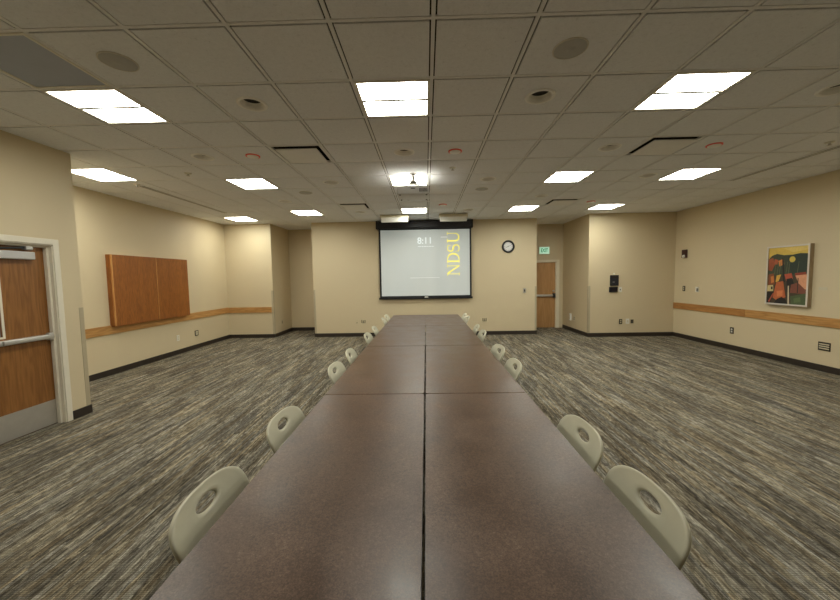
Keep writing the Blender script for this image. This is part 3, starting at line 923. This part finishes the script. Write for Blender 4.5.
# exit sign above door_2
ex = empty('exit_sign', (3.49, YAR, 2.262))
B().box((-0.155, -0.045, -0.105), (0.155, 0, 0.115), 0.008).build('housing', M['white'], ex)
B().box((-0.14, -0.048, -0.092), (0.14, -0.0452, 0.10)).build('face', M['exit_face'], ex)
cu = bpy.data.curves.new('exit_text', 'FONT'); cu.body = 'EXIT'; cu.size = 0.15; cu.extrude = 0.0008; cu.align_x = 'CENTER'; cu.align_y = 'CENTER'; cu.offset = 0.004
tmp = bpy.data.objects.new('exit_text', cu); COL.objects.link(tmp)
dg = bpy.context.evaluated_depsgraph_get(); me = bpy.data.meshes.new_from_object(tmp.evaluated_get(dg))
bpy.data.objects.remove(tmp); me.materials.clear(); me.materials.append(M['exit_letter'])
t_ = bpy.data.objects.new('lettering', me); COL.objects.link(t_); t_.parent = ex; t_.location = (0, -0.0492, 0.003); t_.rotation_euler = (PI / 2, 0, 0); t_.scale = (0.66, 1, 1)
tag(ex, 'small green lit exit sign above the far door', 'exit sign')

# ------------------------------------------------------------------ cabinet on the left wall
cb = empty('wall_cabinet', (XL, 6.6925, 0.79))
cd, hw_, ch = 0.10, 0.93, 1.225
b = B().box((0.0, -hw_, 0), (cd - 0.024, hw_, ch), 0.003); b.build('carcass', M['cab_wood'], cb)
for s in (-1, 1):
    y0, y1 = (-hw_, 0.036) if s < 0 else (0.042, hw_)
    dr = B().box((cd - 0.022, y0, 0.0), (cd, y1, ch), 0.003).build('door', M['cab_wood'], cb)
    B().box((cd - 0.020, -hw_ - 0.002 if s < 0 else y0 - 0.004, 0.001), (cd + 0.0012, (-hw_ + 0.018) if s < 0 else y0 + 0.010, ch - 0.001), 0.001).build('edging', M['cab_edge'], dr)
tag(cb, 'wide shallow two door oak cabinet hung on the left wall', 'cabinet')

# ------------------------------------------------------------------ painting
pt = empty('framed_painting', (XR, 6.0, 1.465))
fw, fh = 0.35, 0.511
b = B(); ft_ = 0.028
for lo, hi in (((-0.065, -fw, -fh), (0, -fw + ft_, fh)), ((-0.065, fw - ft_, -fh), (0, fw, fh)), ((-0.065, -fw + ft_, -fh), (0, fw - ft_, -fh + ft_)), ((-0.065, -fw + ft_, fh - ft_), (0, fw - ft_, fh))):
    b.box(lo, hi, 0.003)
frm = b.build('frame', M['pic_side'], pt)
b = B()
for lo, hi in (((-0.067, -fw + 0.001, -fh + 0.001), (-0.064, -fw + ft_, fh - 0.001)), ((-0.067, fw - ft_, -fh + 0.001), (-0.064, fw - 0.001, fh - 0.001)), ((-0.067, -fw + ft_, -fh + 0.001), (-0.064, fw - ft_, -fh + ft_)), ((-0.067, -fw + ft_, fh - ft_), (-0.064, fw - ft_, fh - 0.001))):
    b.box(lo, hi, 0.001)
b.build('frame_face', M['pic_frame'], frm)
PC = {}
def pc(c):
    if c not in PC: PC[c] = plain('painted colour %d' % len(PC), c, 0.6, 0, 0.18, 30)
    return PC[c]
art = B(); layer = [0]
aw, ah = fw - ft_, fh - ft_
def shape(pts, c):
    """a, b from 0..1, a from the left as seen, b from the top"""
    layer[0] += 1
    x = -0.052 - layer[0] * 0.00022
    art.face([(x, aw - 2 * aw * a, ah - 2 * ah * b_) for a, b_ in pts], pc(c))
def disc(a, b_, r, c):
    shape([(a + r * math.cos(2 * PI * k / 20), b_ + r * 0.68 * math.sin(2 * PI * k / 20)) for k in range(20)], c)
art.box((-0.052, -aw, -ah), (-0.03, aw, ah), 0, pc((70, 58, 42)))
shape([(0, 0), (1, 0), (1, .2), (0, .2)], (214, 180, 82))
shape([(.3, 0), (1, 0), (1, .06), (.62, .1), (.45, .04)], (224, 196, 110))
shape([(0, .2), (.08, .14), (.22, .11), (.4, .14), (.62, .14), (.8, .12), (1, .13), (1, .5), (0, .5)], (62, 68, 50))
shape([(.5, .16), (.75, .13), (1, .14), (1, .46), (.6, .48)], (44, 56, 46))
shape([(0, .2), (.12, .18), (.18, .3), (.1, .42), (0, .4)], (150, 76, 46))
shape([(.26, .24), (.4, .2), (.42, .3), (.3, .34)], (206, 128, 62))
shape([(.16, .2), (.26, .22), (.24, .3), (.16, .3)], (172, 84, 52))
disc(.62, .22, .075, (206, 180, 76))
shape([(.36, .2), (.4, .2), (.46, .62), (.41, .62)], (36, 34, 28))
for a in (.2, .27, .33, .5, .56, .78):
    shape([(a, .26), (a + .012, .26), (a - .02, .48), (a - .032, .48)], (96, 104, 72))
shape([(.44, .48), (.62, .46), (.66, .56), (.5, .6)], (184, 86, 60))
shape([(.7, .46), (.96, .44), (.98, .5), (.72, .52)], (140, 60, 40))
shape([(.72, .5), (1, .48), (1, .74), (.9, .72), (.8, .64)], (214, 152, 116))
shape([(.5, .56), (.64, .54), (.7, .66), (.62, .8), (.52, .78)], (30, 28, 26))
shape([(.62, .66), (.78, .62), (1, .76), (1, .82), (.6, .8)], (124, 70, 54))
shape([(.02, .48), (.16, .46), (.2, .66), (.02, .68)], (130, 72, 40))
shape([(.08, .52), (.16, .5), (.18, .62), (.1, .64)], (196, 118, 58))
shape([(.24, .5), (.36, .48), (.3, .6), (.22, .62)], (214, 168, 70))
shape([(.24, .62), (.42, .6), (.5, .88), (.3, .96), (.16, .9)], (186, 98, 56))
shape([(.26, .78), (.42, .76), (.42, .86), (.28, .88)], (210, 124, 76))
shape([(0, .68), (.16, .67), (.17, .78), (0, .79)], (202, 186, 134))
shape([(.1, .7), (.15, .7), (.15, .75), (.1, .75)], (60, 54, 44))
shape([(0, .8), (.18, .8), (.1, .98), (0, 1)], (34, 28, 26))
shape([(.04, .97), (.16, .82), (.19, .82), (.07, .99)], (170, 80, 60))
shape([(.2, 1), (.28, .92), (.4, .88), (.5, .92), (.56, 1)], (24, 22, 20))
shape([(.545, .68), (.575, .68), (.6, 1), (.56, 1)], (206, 190, 160))
shape([(.62, .86), (.98, .8), (1, 1), (.64, 1)], (74, 88, 56))
shape([(.7, .9), (.86, .87), (.88, .95), (.72, .97)], (92, 108, 66))
shape([(.78, .54), (.8, .54), (.8, .8), (.78, .8)], (40, 34, 30))
bmesh.ops.recalc_face_normals(art.bm, faces=art.bm.faces[:])
art.build('canvas', None, pt, fix=False)
tag(pt, 'framed abstract landscape painting with yellow sky on the right wall', 'painting')
cdx = B().box((XR - 0.003, 5.44, 1.235), (XR, 5.56, 1.28), 0.001).build('wall_caption_card', M['paper'])
tag(cdx, 'small pale caption card on the wall beside the painting', 'card')

# ------------------------------------------------------------------ plates, outlets and wall devices
def plate(name, pos, face, w_, h_, plate_m, inserts, label, cat, group=None, t=0.007):
    """face: direction the device looks: '-y', '+x', '-x'. inserts: list of (u0,v0,u1,v1,mat,part)"""
    rz = {'-y': 0.0, '+x': PI / 2, '-x': -PI / 2}[face]
    root = empty(name, pos, rz)
    B().box((-w_ / 2, -t, -h_ / 2), (w_ / 2, 0, h_ / 2), 0.003).build('plate', plate_m, root)
    for u0, v0, u1, v1, m_, part in inserts:
        B().box((u0, -t - 0.003, v0), (u1, -t + 0.001, v1), 0.001).build(part, m_, root)
    return tag(root, label, cat, group)
duo = lambda m_: [(-0.017, 0.008, 0.017, 0.04, m_, 'socket'), (-0.017, -0.04, 0.017, -0.008, m_, 'socket')]
OG = 'wall outlets'
plate('wall_outlet', (XL, 7.333, 0.316), '+x', 0.08, 0.125, M['white'], duo(M['ivory']), 'white wall outlet below the oak cabinet', 'outlet', OG)
plate('data_outlet', (XL, 7.94, 0.327), '+x', 0.125, 0.125, M['dark_plate'], [(-0.04, -0.045, 0.04, 0.045, M['ivory'], 'insert'), (-0.012, -0.012, 0.02, 0.02, M['slot'], 'socket')], 'dark rimmed outlet right of the white one under the cabinet', 'outlet', OG)
plate('wall_outlet', (XAL, 9.775, 0.329), '+x', 0.08, 0.125, M['plate_beige'], duo(M['slot']), 'outlet on the side wall inside the left alcove', 'outlet', OG)
plate('wall_outlet', (-1.889, YB, 0.375), '-y', 0.08, 0.125, M['plate_beige'], [(-0.022, -0.042, 0.022, -0.03, M['slot'], 'socket')], 'beige single plate left of the triple slot outlet on the screen wall', 'outlet', OG)
plate('data_outlet', (-1.713, YB, 0.373), '-y', 0.13, 0.125, M['plate_beige'], [(-0.052, -0.04, -0.034, 0.04, M['slot'], 'socket'), (-0.008, -0.04, 0.008, 0.03, M['slot'], 'socket'), (0.034, -0.04, 0.052, 0.04, M['slot'], 'socket'), (-0.034, -0.042, 0.034, -0.034, M['slot'], 'socket')], 'dark slotted outlet on the screen wall, left of the tables', 'outlet', OG)
plate('data_outlet', (1.552, YB, 0.379), '-y', 0.13, 0.125, M['plate_beige'], [(-0.052, -0.04, -0.034, 0.04, M['slot'], 'socket'), (-0.008, -0.04, 0.008, 0.03, M['slot'], 'socket'), (0.034, -0.04, 0.052, 0.04, M['slot'], 'socket'), (-0.034, -0.042, 0.034, -0.034, M['slot'], 'socket')], 'dark slotted outlet on the screen wall, right of the tables', 'outlet', OG)
plate('light_switch', (2.62, YB, 1.142), '-y', 0.08, 0.125, M['steel'], [(-0.014, -0.03, 0.014, 0.03, M['slot'], 'toggle')], 'metal light switch below the wall clock', 'switch')
plate('wall_box', (XAR, 9.755, 0.36), '-x', 0.10, 0.19, M['white'], [(-0.03, -0.06, 0.03, 0.06, M['ivory'], 'cover')], 'white box on the side wall right of the far door', 'wall box', None, 0.04)
plate('wall_outlet', (XAR, 9.53, 0.345), '-x', 0.08, 0.125, M['ivory'], duo(M['slot']), 'outlet just right of the white box near the far door', 'outlet', OG)
plate('wall_outlet', (4.873, YBR, 0.345), '-y', 0.08, 0.125, M['dark_plate'], duo(M['ivory']), 'dark outlet low on the right wall stub, leftmost of three', 'outlet', OG)
plate('blank_wall_plate', (5.045, YBR, 0.35), '-y', 0.085, 0.13, M['white'], [(-0.02, -0.03, 0.02, 0.03, M['ivory'], 'insert')], 'white plate between two dark outlets on the right wall stub', 'outlet', OG)
plate('data_outlet', (5.155, YBR, 0.345), '-y', 0.10, 0.125, M['plate_beige'], [(-0.036, -0.048, 0.036, 0.048, M['slot'], 'socket')], 'dark square outlet right of the white plate on the wall stub', 'outlet', OG)
# wall panels on the stub
wp = empty('wall_control_panel', (4.69, YBR, 1.381))
B().box((-0.105, -0.03, -0.132), (0.105, 0, 0.132), 0.008).build('body', M['black'], wp)
B().box((-0.088, -0.033, -0.115), (0.088, -0.0295, 0.115), 0.002).build('face', M['navy'], wp)
B().box((-0.05, -0.035, -0.045), (0.0, -0.0328, -0.035)).build('badge', M['alu'], wp)
B().box((-0.07, -0.0345, 0.06), (0.07, -0.0328, 0.1)).build('display', M['dark_plate'], wp)
tag(wp, 'tall black control panel on the right wall stub', 'control panel')
hk = B().lathe([(0.022, 0.0), (0.022, -0.006), (0.01, -0.012), (0.008, -0.03), (0.0, -0.032)], 'Y', (4.687, YBR, 1.548), 20).build('wall_hook', M['white'])
tag(hk, 'small white wall knob just above the black control panel', 'hook')
tp = empty('wall_touch_screen', (4.672, YBR, 1.153))
B().box((-0.105, -0.025, -0.068), (0.105, 0, 0.068), 0.006).build('body', M['black'], tp)
B().box((-0.092, -0.027, -0.055), (0.092, -0.0245, 0.055), 0.001).build('screen', M['navy_screen'], tp)
tag(tp, 'small dark touch screen just below the tall black control panel', 'touch screen')
plate('light_switch', (4.846, YBR, 1.151), '-y', 0.08, 0.125, M['white'], [(-0.012, -0.02, 0.012, 0.016, M['slot'], 'toggle')], 'white switch plate right of the small touch screen', 'switch')
# right wall
st = empty('wall_strobe', (XR, 8.4, 1.99), -PI / 2)
B().box((-0.075, -0.04, -0.095), (0.075, 0, 0.1), 0.01).build('body', M['maroon'], st)
B().lathe([(0.036, 0.0), (0.034, -0.02), (0.022, -0.03), (0.0, -0.034)], 'Y', (0.01, -0.04, -0.058), 20).build('strobe_lens', M['white'], st, smooth=True)
tag(st, 'dark maroon fire alarm strobe high on the right wall', 'fire alarm')
plate('light_switch', (XR, 8.407, 1.165), '-x', 0.08, 0.125, M['dark_plate'], [(-0.014, 0.005, 0.014, 0.04, M['ivory'], 'toggle'), (-0.014, -0.04, 0.014, -0.005, M['ivory'], 'toggle')], 'dark switch plate above the oak rail, under the fire strobe', 'switch')
plate('wall_thermostat', (XR, 7.993, 1.156), '-x', 0.08, 0.12, M['white'], [(-0.002, -0.045, 0.036, 0.03, M['slot'], 'display')], 'white thermostat above the oak rail, right of the dark switch', 'thermostat', None, 0.02)
plate('wall_outlet', (XR, 7.064, 0.357), '-x', 0.085, 0.13, M['dark_plate'], duo(M['white']), 'dark framed outlet under the oak rail on the right wall', 'outlet', OG)
plate('data_outlet', (XR, 5.433, 0.358), '-x', 0.17, 0.135, M['dark_plate'], [(-0.07, 0.025, 0.07, 0.042, M['ivory'], 'socket'), (-0.07, -0.008, 0.07, 0.009, M['ivory'], 'socket'), (-0.07, -0.042, 0.07, -0.025, M['ivory'], 'socket')], 'wide dark multi socket plate low on the right wall', 'outlet', OG)

# ------------------------------------------------------------------ tables
TX, THW, TY0, TLEN, TZ = -0.020, 0.6846, 2.3065 - 1.6489, 1.6489, 0.75
GAP = 0.008
def make_table():
    root = empty('folding_table')
    w_ = (THW - 0.005) / 2; l_ = (TLEN - 0.006) / 2; r = 0.018
    def rr(wx, ly, r, n=5):
        pts = []
        for cx, cy, a0 in ((wx - r, ly - r, 0), (-wx + r, ly - r, 90), (-wx + r, -ly + r, 180), (wx - r, -ly + r, 270)):
            for k in range(n + 1):
                a = math.radians(a0 + 90 * k / n); pts.append((cx + r * math.cos(a), cy + r * math.sin(a)))
        return pts
    top = B(); top.prism([(x, y, TZ - 0.004) for x, y in rr(w_ - 0.0012, l_ - 0.0012, r)], (0, 0, 0.004))
    top.build('tabletop', M['top'], root)
    e = B(); e.prism([(x, y, TZ - 0.032) for x, y in rr(w_, l_, r)], (0, 0, 0.0285)); e.build('edge_band', M['edge'], root)
    for s in (-1, 1):
        y = s * (l_ - 0.16)
        g = B()
        g.box((-0.02, y - 0.032, -0.0), (0.02, y + 0.032, TZ - 0.035), 0.006)
        g.box((-0.09, y - 0.05, TZ - 0.04), (0.09, y + 0.05, TZ - 0.0282), 0.003)
        lg = g.build('leg', M['steel_brown'], root)
        fb = B()
        ft = [(-0.27, -0.023), (-0.262, -0.006), (-0.03, 0.03), (0.03, 0.03), (0.262, -0.006), (0.27, -0.023)]
        fb.prism([(a, y - 0.024, c) for a, c in ft], (0, 0.048, 0)); fb.build('foot', M['steel_brown'], lg)
        for sx in (-1, 1):
            B().lathe([(0.0, -0.035), (0.018, -0.035), (0.018, -0.027), (0.008, -0.0235), (0.0, -0.0235)], c=(sx * 0.245, y, 0), n=14).build('glide', M['rubber'], lg)
        B().tube([(0, y - s * 0.034, TZ - 0.2), (0, y - s * 0.16, TZ - 0.1), (0, y - s * 0.24, TZ - 0.032)], 0.009, 8).build('brace', M['steel_brown'], root)
    ap = B()
    for s in (-1, 1): ap.box((s * (w_ - 0.012) - 0.008, -l_ + 0.1, TZ - 0.06), (s * (w_ - 0.012) + 0.008, l_ - 0.1, TZ - 0.032), 0.002)
    ap.build('rail', M['steel_brown'], root)
    return root
proto = make_table(); K = kids_of(proto); lift(K)
TLB = {(-1, 0): 'long brown folding table in the left foreground, nearest the camera', (1, 0): 'long brown folding table in the right foreground, nearest the camera',
       (-1, 1): 'second brown folding table along the left side of the seam', (1, 1): 'second brown folding table along the right side of the seam',
       (-1, 2): 'third brown folding table along the left side of the seam', (1, 2): 'third brown folding table along the right side of the seam',
       (-1, 3): 'farthest brown folding table, under the screen, left of the seam', (1, 3): 'farthest brown folding table, under the screen, right of the seam'}
first = True
for j in range(4):
    for s in (-1, 1):
        o = proto if first else copy_tree(proto, K); first = False
        o.location = (TX + s * ((THW - 0.005) / 2 + (0.0045, 0.005, 0.003, 0.001)[j]), TY0 + (j + 0.5) * TLEN, FZ)
        tag(o, TLB[(s, j)], 'table', 'brown folding tables set end to end')

# ------------------------------------------------------------------ folding chairs
def make_chair():
    root = empty('folding_chair')
    # profile of back frame in (x, z): floor front -> seat -> top
    P = [(0.385, -0.023), (0.24, 0.25), (0.125, 0.45), (0.05, 0.57), (0.004, 0.66), (-0.05, 0.785)]
    hwid = 0.19
    for s in (-1, 1):
        B().tube([(x, s * hwid, z) for x, z in P[:5]], 0.011, 10).build('front_leg', M['chair_metal'], root)
        rl = B().tube([(0.315, s * (hwid - 0.026), 0.425), (0.18, s * (hwid - 0.026), 0.28), (-0.03, s * (hwid - 0.026), 0.05), (-0.075, s * (hwid - 0.026), -0.023)], 0.011, 10).build('rear_leg', M['chair_metal'], root)
        B().lathe([(0.0, 0.0), (0.016, 0.0), (0.016, 0.02), (0.013, 0.035), (0.0, 0.035)], c=(-0.077, s * (hwid - 0.026), -0.035), n=14).build('foot_cap', M['rubber'], rl)
        B().lathe([(0.0, 0.0), (0.016, 0.0), (0.016, 0.02), (0.013, 0.035), (0.0, 0.035)], c=(0.387, s * hwid, -0.035), n=14).build('foot_cap', M['rubber'], root)
    B().tube([(0.30, -hwid, 0.14), (0.30, hwid, 0.14)], 0.008, 8).build('stretcher', M['chair_metal'], root)
    B().tube([(0.02, -hwid + 0.026, 0.105), (0.02, hwid - 0.026, 0.105)], 0.008, 8).build('stretcher', M['chair_metal'], root)
    # seat: dished rounded plate
    sb = B(); n = 14
    def seat_pt(u, v):
        # u along x, v along y in -1..1, superellipse-ish rounding
        x = 0.165 + 0.20 * u * math.sqrt(1 - 0.22 * v * v); y = 0.19 * v * math.sqrt(1 - 0.22 * u * u)
        z = 0.445 - 0.012 * (1 - u * u) * (1 - v * v) - (0.018 * max(0, u - 0.6) / 0.4)
        return (x, y, z)
    grid_ = [[sb.bm.verts.new(seat_pt(-1 + 2 * i / n, -1 + 2 * j / n)) for j in range(n + 1)] for i in range(n + 1)]
    for i in range(n):
        for j in range(n): sb.bm.faces.new((grid_[i][j], grid_[i + 1][j], grid_[i + 1][j + 1], grid_[i][j + 1]))
    so = sb.build('seat', M['chair'], root, smooth=True)
    md = so.modifiers.new('thick', 'SOLIDIFY'); md.thickness = 0.018; md.offset = -1
    # back: curved shell with an oval hand hole
    bb = B(); N = 56; RINGS = 7
    H = 0.232; W = 0.223
    hc = H - 0.062; ha, hb_ = 0.06, 0.0235
    def outline(t):
        a = 2 * PI * t; c, s = math.cos(a), math.sin(a)
        e = 2 / 3.0
        u = W * math.copysign(abs(c) ** e, c)
        v = 0.125 + (H - 0.125 if s > 0 else 0.125) * math.copysign(abs(s) ** (2 / 3.4 if s > 0 else 2 / 5.0), s)
        u *= (1 - 0.03 * s) if s > 0 else (1 + 0.10 * s)
        return u, v
    def surf(u, v, off=0.0):
        # v along the reclined back, bowed outwards behind the sitter
        k = v / H
        x = 0.043 - 0.102 * k - 0.026 * (1 - (u / W) ** 2)
        z = 0.562 + 0.213 * k
        d = Vector((-0.243, 0, -0.115)).normalized()
        return Vector((x, u, z)) + Vector((0.905, 0, 0.428)) * off
    th = 0.016
    rings = []
    layers = []
    # cross-section from hole edge (front) to rim, with softly rounded edges
    def ring_at(t, off):
        vs = []
        for k in range(N):
            q = k / N
            ou, ov = outline(q)
            a = 2 * PI * q
            # align hole parameter with direction to the outline point
            an = math.atan2((ov - hc) / hb_ if False else (ov - hc), ou)
            hu, hv = ha * math.cos(a), hc + hb_ * math.sin(a)
            u = hu + (ou - hu) * t; v = hv + (ov - hv) * t
            vs.append(bb.bm.verts.new(surf(u, v, off)))
        return vs
    seq = []
    ts = [0.0, 0.03, 0.09, 0.25, 0.45, 0.65, 0.82, 0.93, 0.975, 1.0]
    offs = [0.0, 0.0055, 0.008, 0.007, 0.0065, 0.0065, 0.007, 0.008, 0.0055, 0.0]
    for t, o_ in zip(ts, offs): seq.append((t, o_))
    for t, o_ in list(zip(ts, offs))[-2:0:-1]: seq.append((t, -o_))
    rr_ = [ring_at(t, o_) for t, o_ in seq]
    for A, C in zip(rr_, rr_[1:] + rr_[:1]):
        for k in range(N):
            f = bb.bm.faces.new((A[k], A[(k + 1) % N], C[(k + 1) % N], C[k])); f.smooth = True
    bb.build('backrest', M['chair'], root, smooth=True)
    return root
proto = make_chair(); K = kids_of(proto); lift(K)
LEFT = [(1.225, 2), (1.91, 0), (3.04, 0), (3.66, 4), (4.76, 0), (5.42, 3), (6.60, 2), (7.12, 0)]
RIGHT = [(1.21, 0), (1.735, 0), (3.09, 0), (3.77, 3), (4.86, 0), (5.45, -3), (6.70, 2), (7.16, 0)]
ORD = ['nearest', 'second', 'third', 'fourth', 'fifth', 'sixth', 'seventh', 'farthest']
first = True
for s, lst in ((-1, LEFT), (1, RIGHT)):
    for n_, (y, rz) in enumerate(lst):
        o = proto if first else copy_tree(proto, K); first = False
        o.location = (TX + s * (THW + 0.075), y, FZ)
        o.rotation_euler = (0, 0, (0 if s < 0 else PI) + math.radians(rz))
        side = 'left' if s < 0 else 'right'
        if n_ == 0: lb = 'putty folding chair nearest the camera, tucked under the %s long side of the tables' % side
        elif n_ == 7: lb = 'putty folding chair closest to the screen, on the %s long side of the tables' % side
        else: lb = 'putty folding chair, %s from the camera along the %s long side of the tables' % (ORD[n_], side)
        tag(o, lb, 'chair', 'folding chairs along the tables')

# ------------------------------------------------------------------ world, camera, view
w = bpy.data.worlds.new('World'); scene.world = w; w.use_nodes = True
w.node_tree.nodes['Background'].inputs[0].default_value = (0.02, 0.02, 0.02, 1)

cam = bpy.data.cameras.new('Camera'); co = bpy.data.objects.new('Camera', cam); COL.objects.link(co)
F_PX, PITCH, YAW, ROLL = 345.64, 0.0655, -0.0187, -0.0170
cam.sensor_fit = 'HORIZONTAL'; cam.sensor_width = 36.0; cam.lens = F_PX * 36.0 / 840.0
cam.clip_start = 0.05; cam.clip_end = 100
fwd = Vector((math.sin(YAW) * math.cos(PITCH), math.cos(YAW) * math.cos(PITCH), -math.sin(PITCH)))
right = Vector((math.cos(YAW), -math.sin(YAW), 0)); up = right.cross(fwd)
r2 = right * math.cos(ROLL) + up * math.sin(ROLL); u2 = -right * math.sin(ROLL) + up * math.cos(ROLL)
co.matrix_world = Matrix(((r2.x, u2.x, -fwd.x, 0), (r2.y, u2.y, -fwd.y, 0), (r2.z, u2.z, -fwd.z, CAM_H), (0, 0, 0, 1)))
scene.camera = co

scene.view_settings.view_transform = 'Standard'
scene.view_settings.look = 'None'
scene.view_settings.gamma = 1.0
scene.view_settings.exposure = 1.47
scene.view_settings.use_curve_mapping = False
scene.cycles.diffuse_bounces = 6
scene.cycles.max_bounces = 8
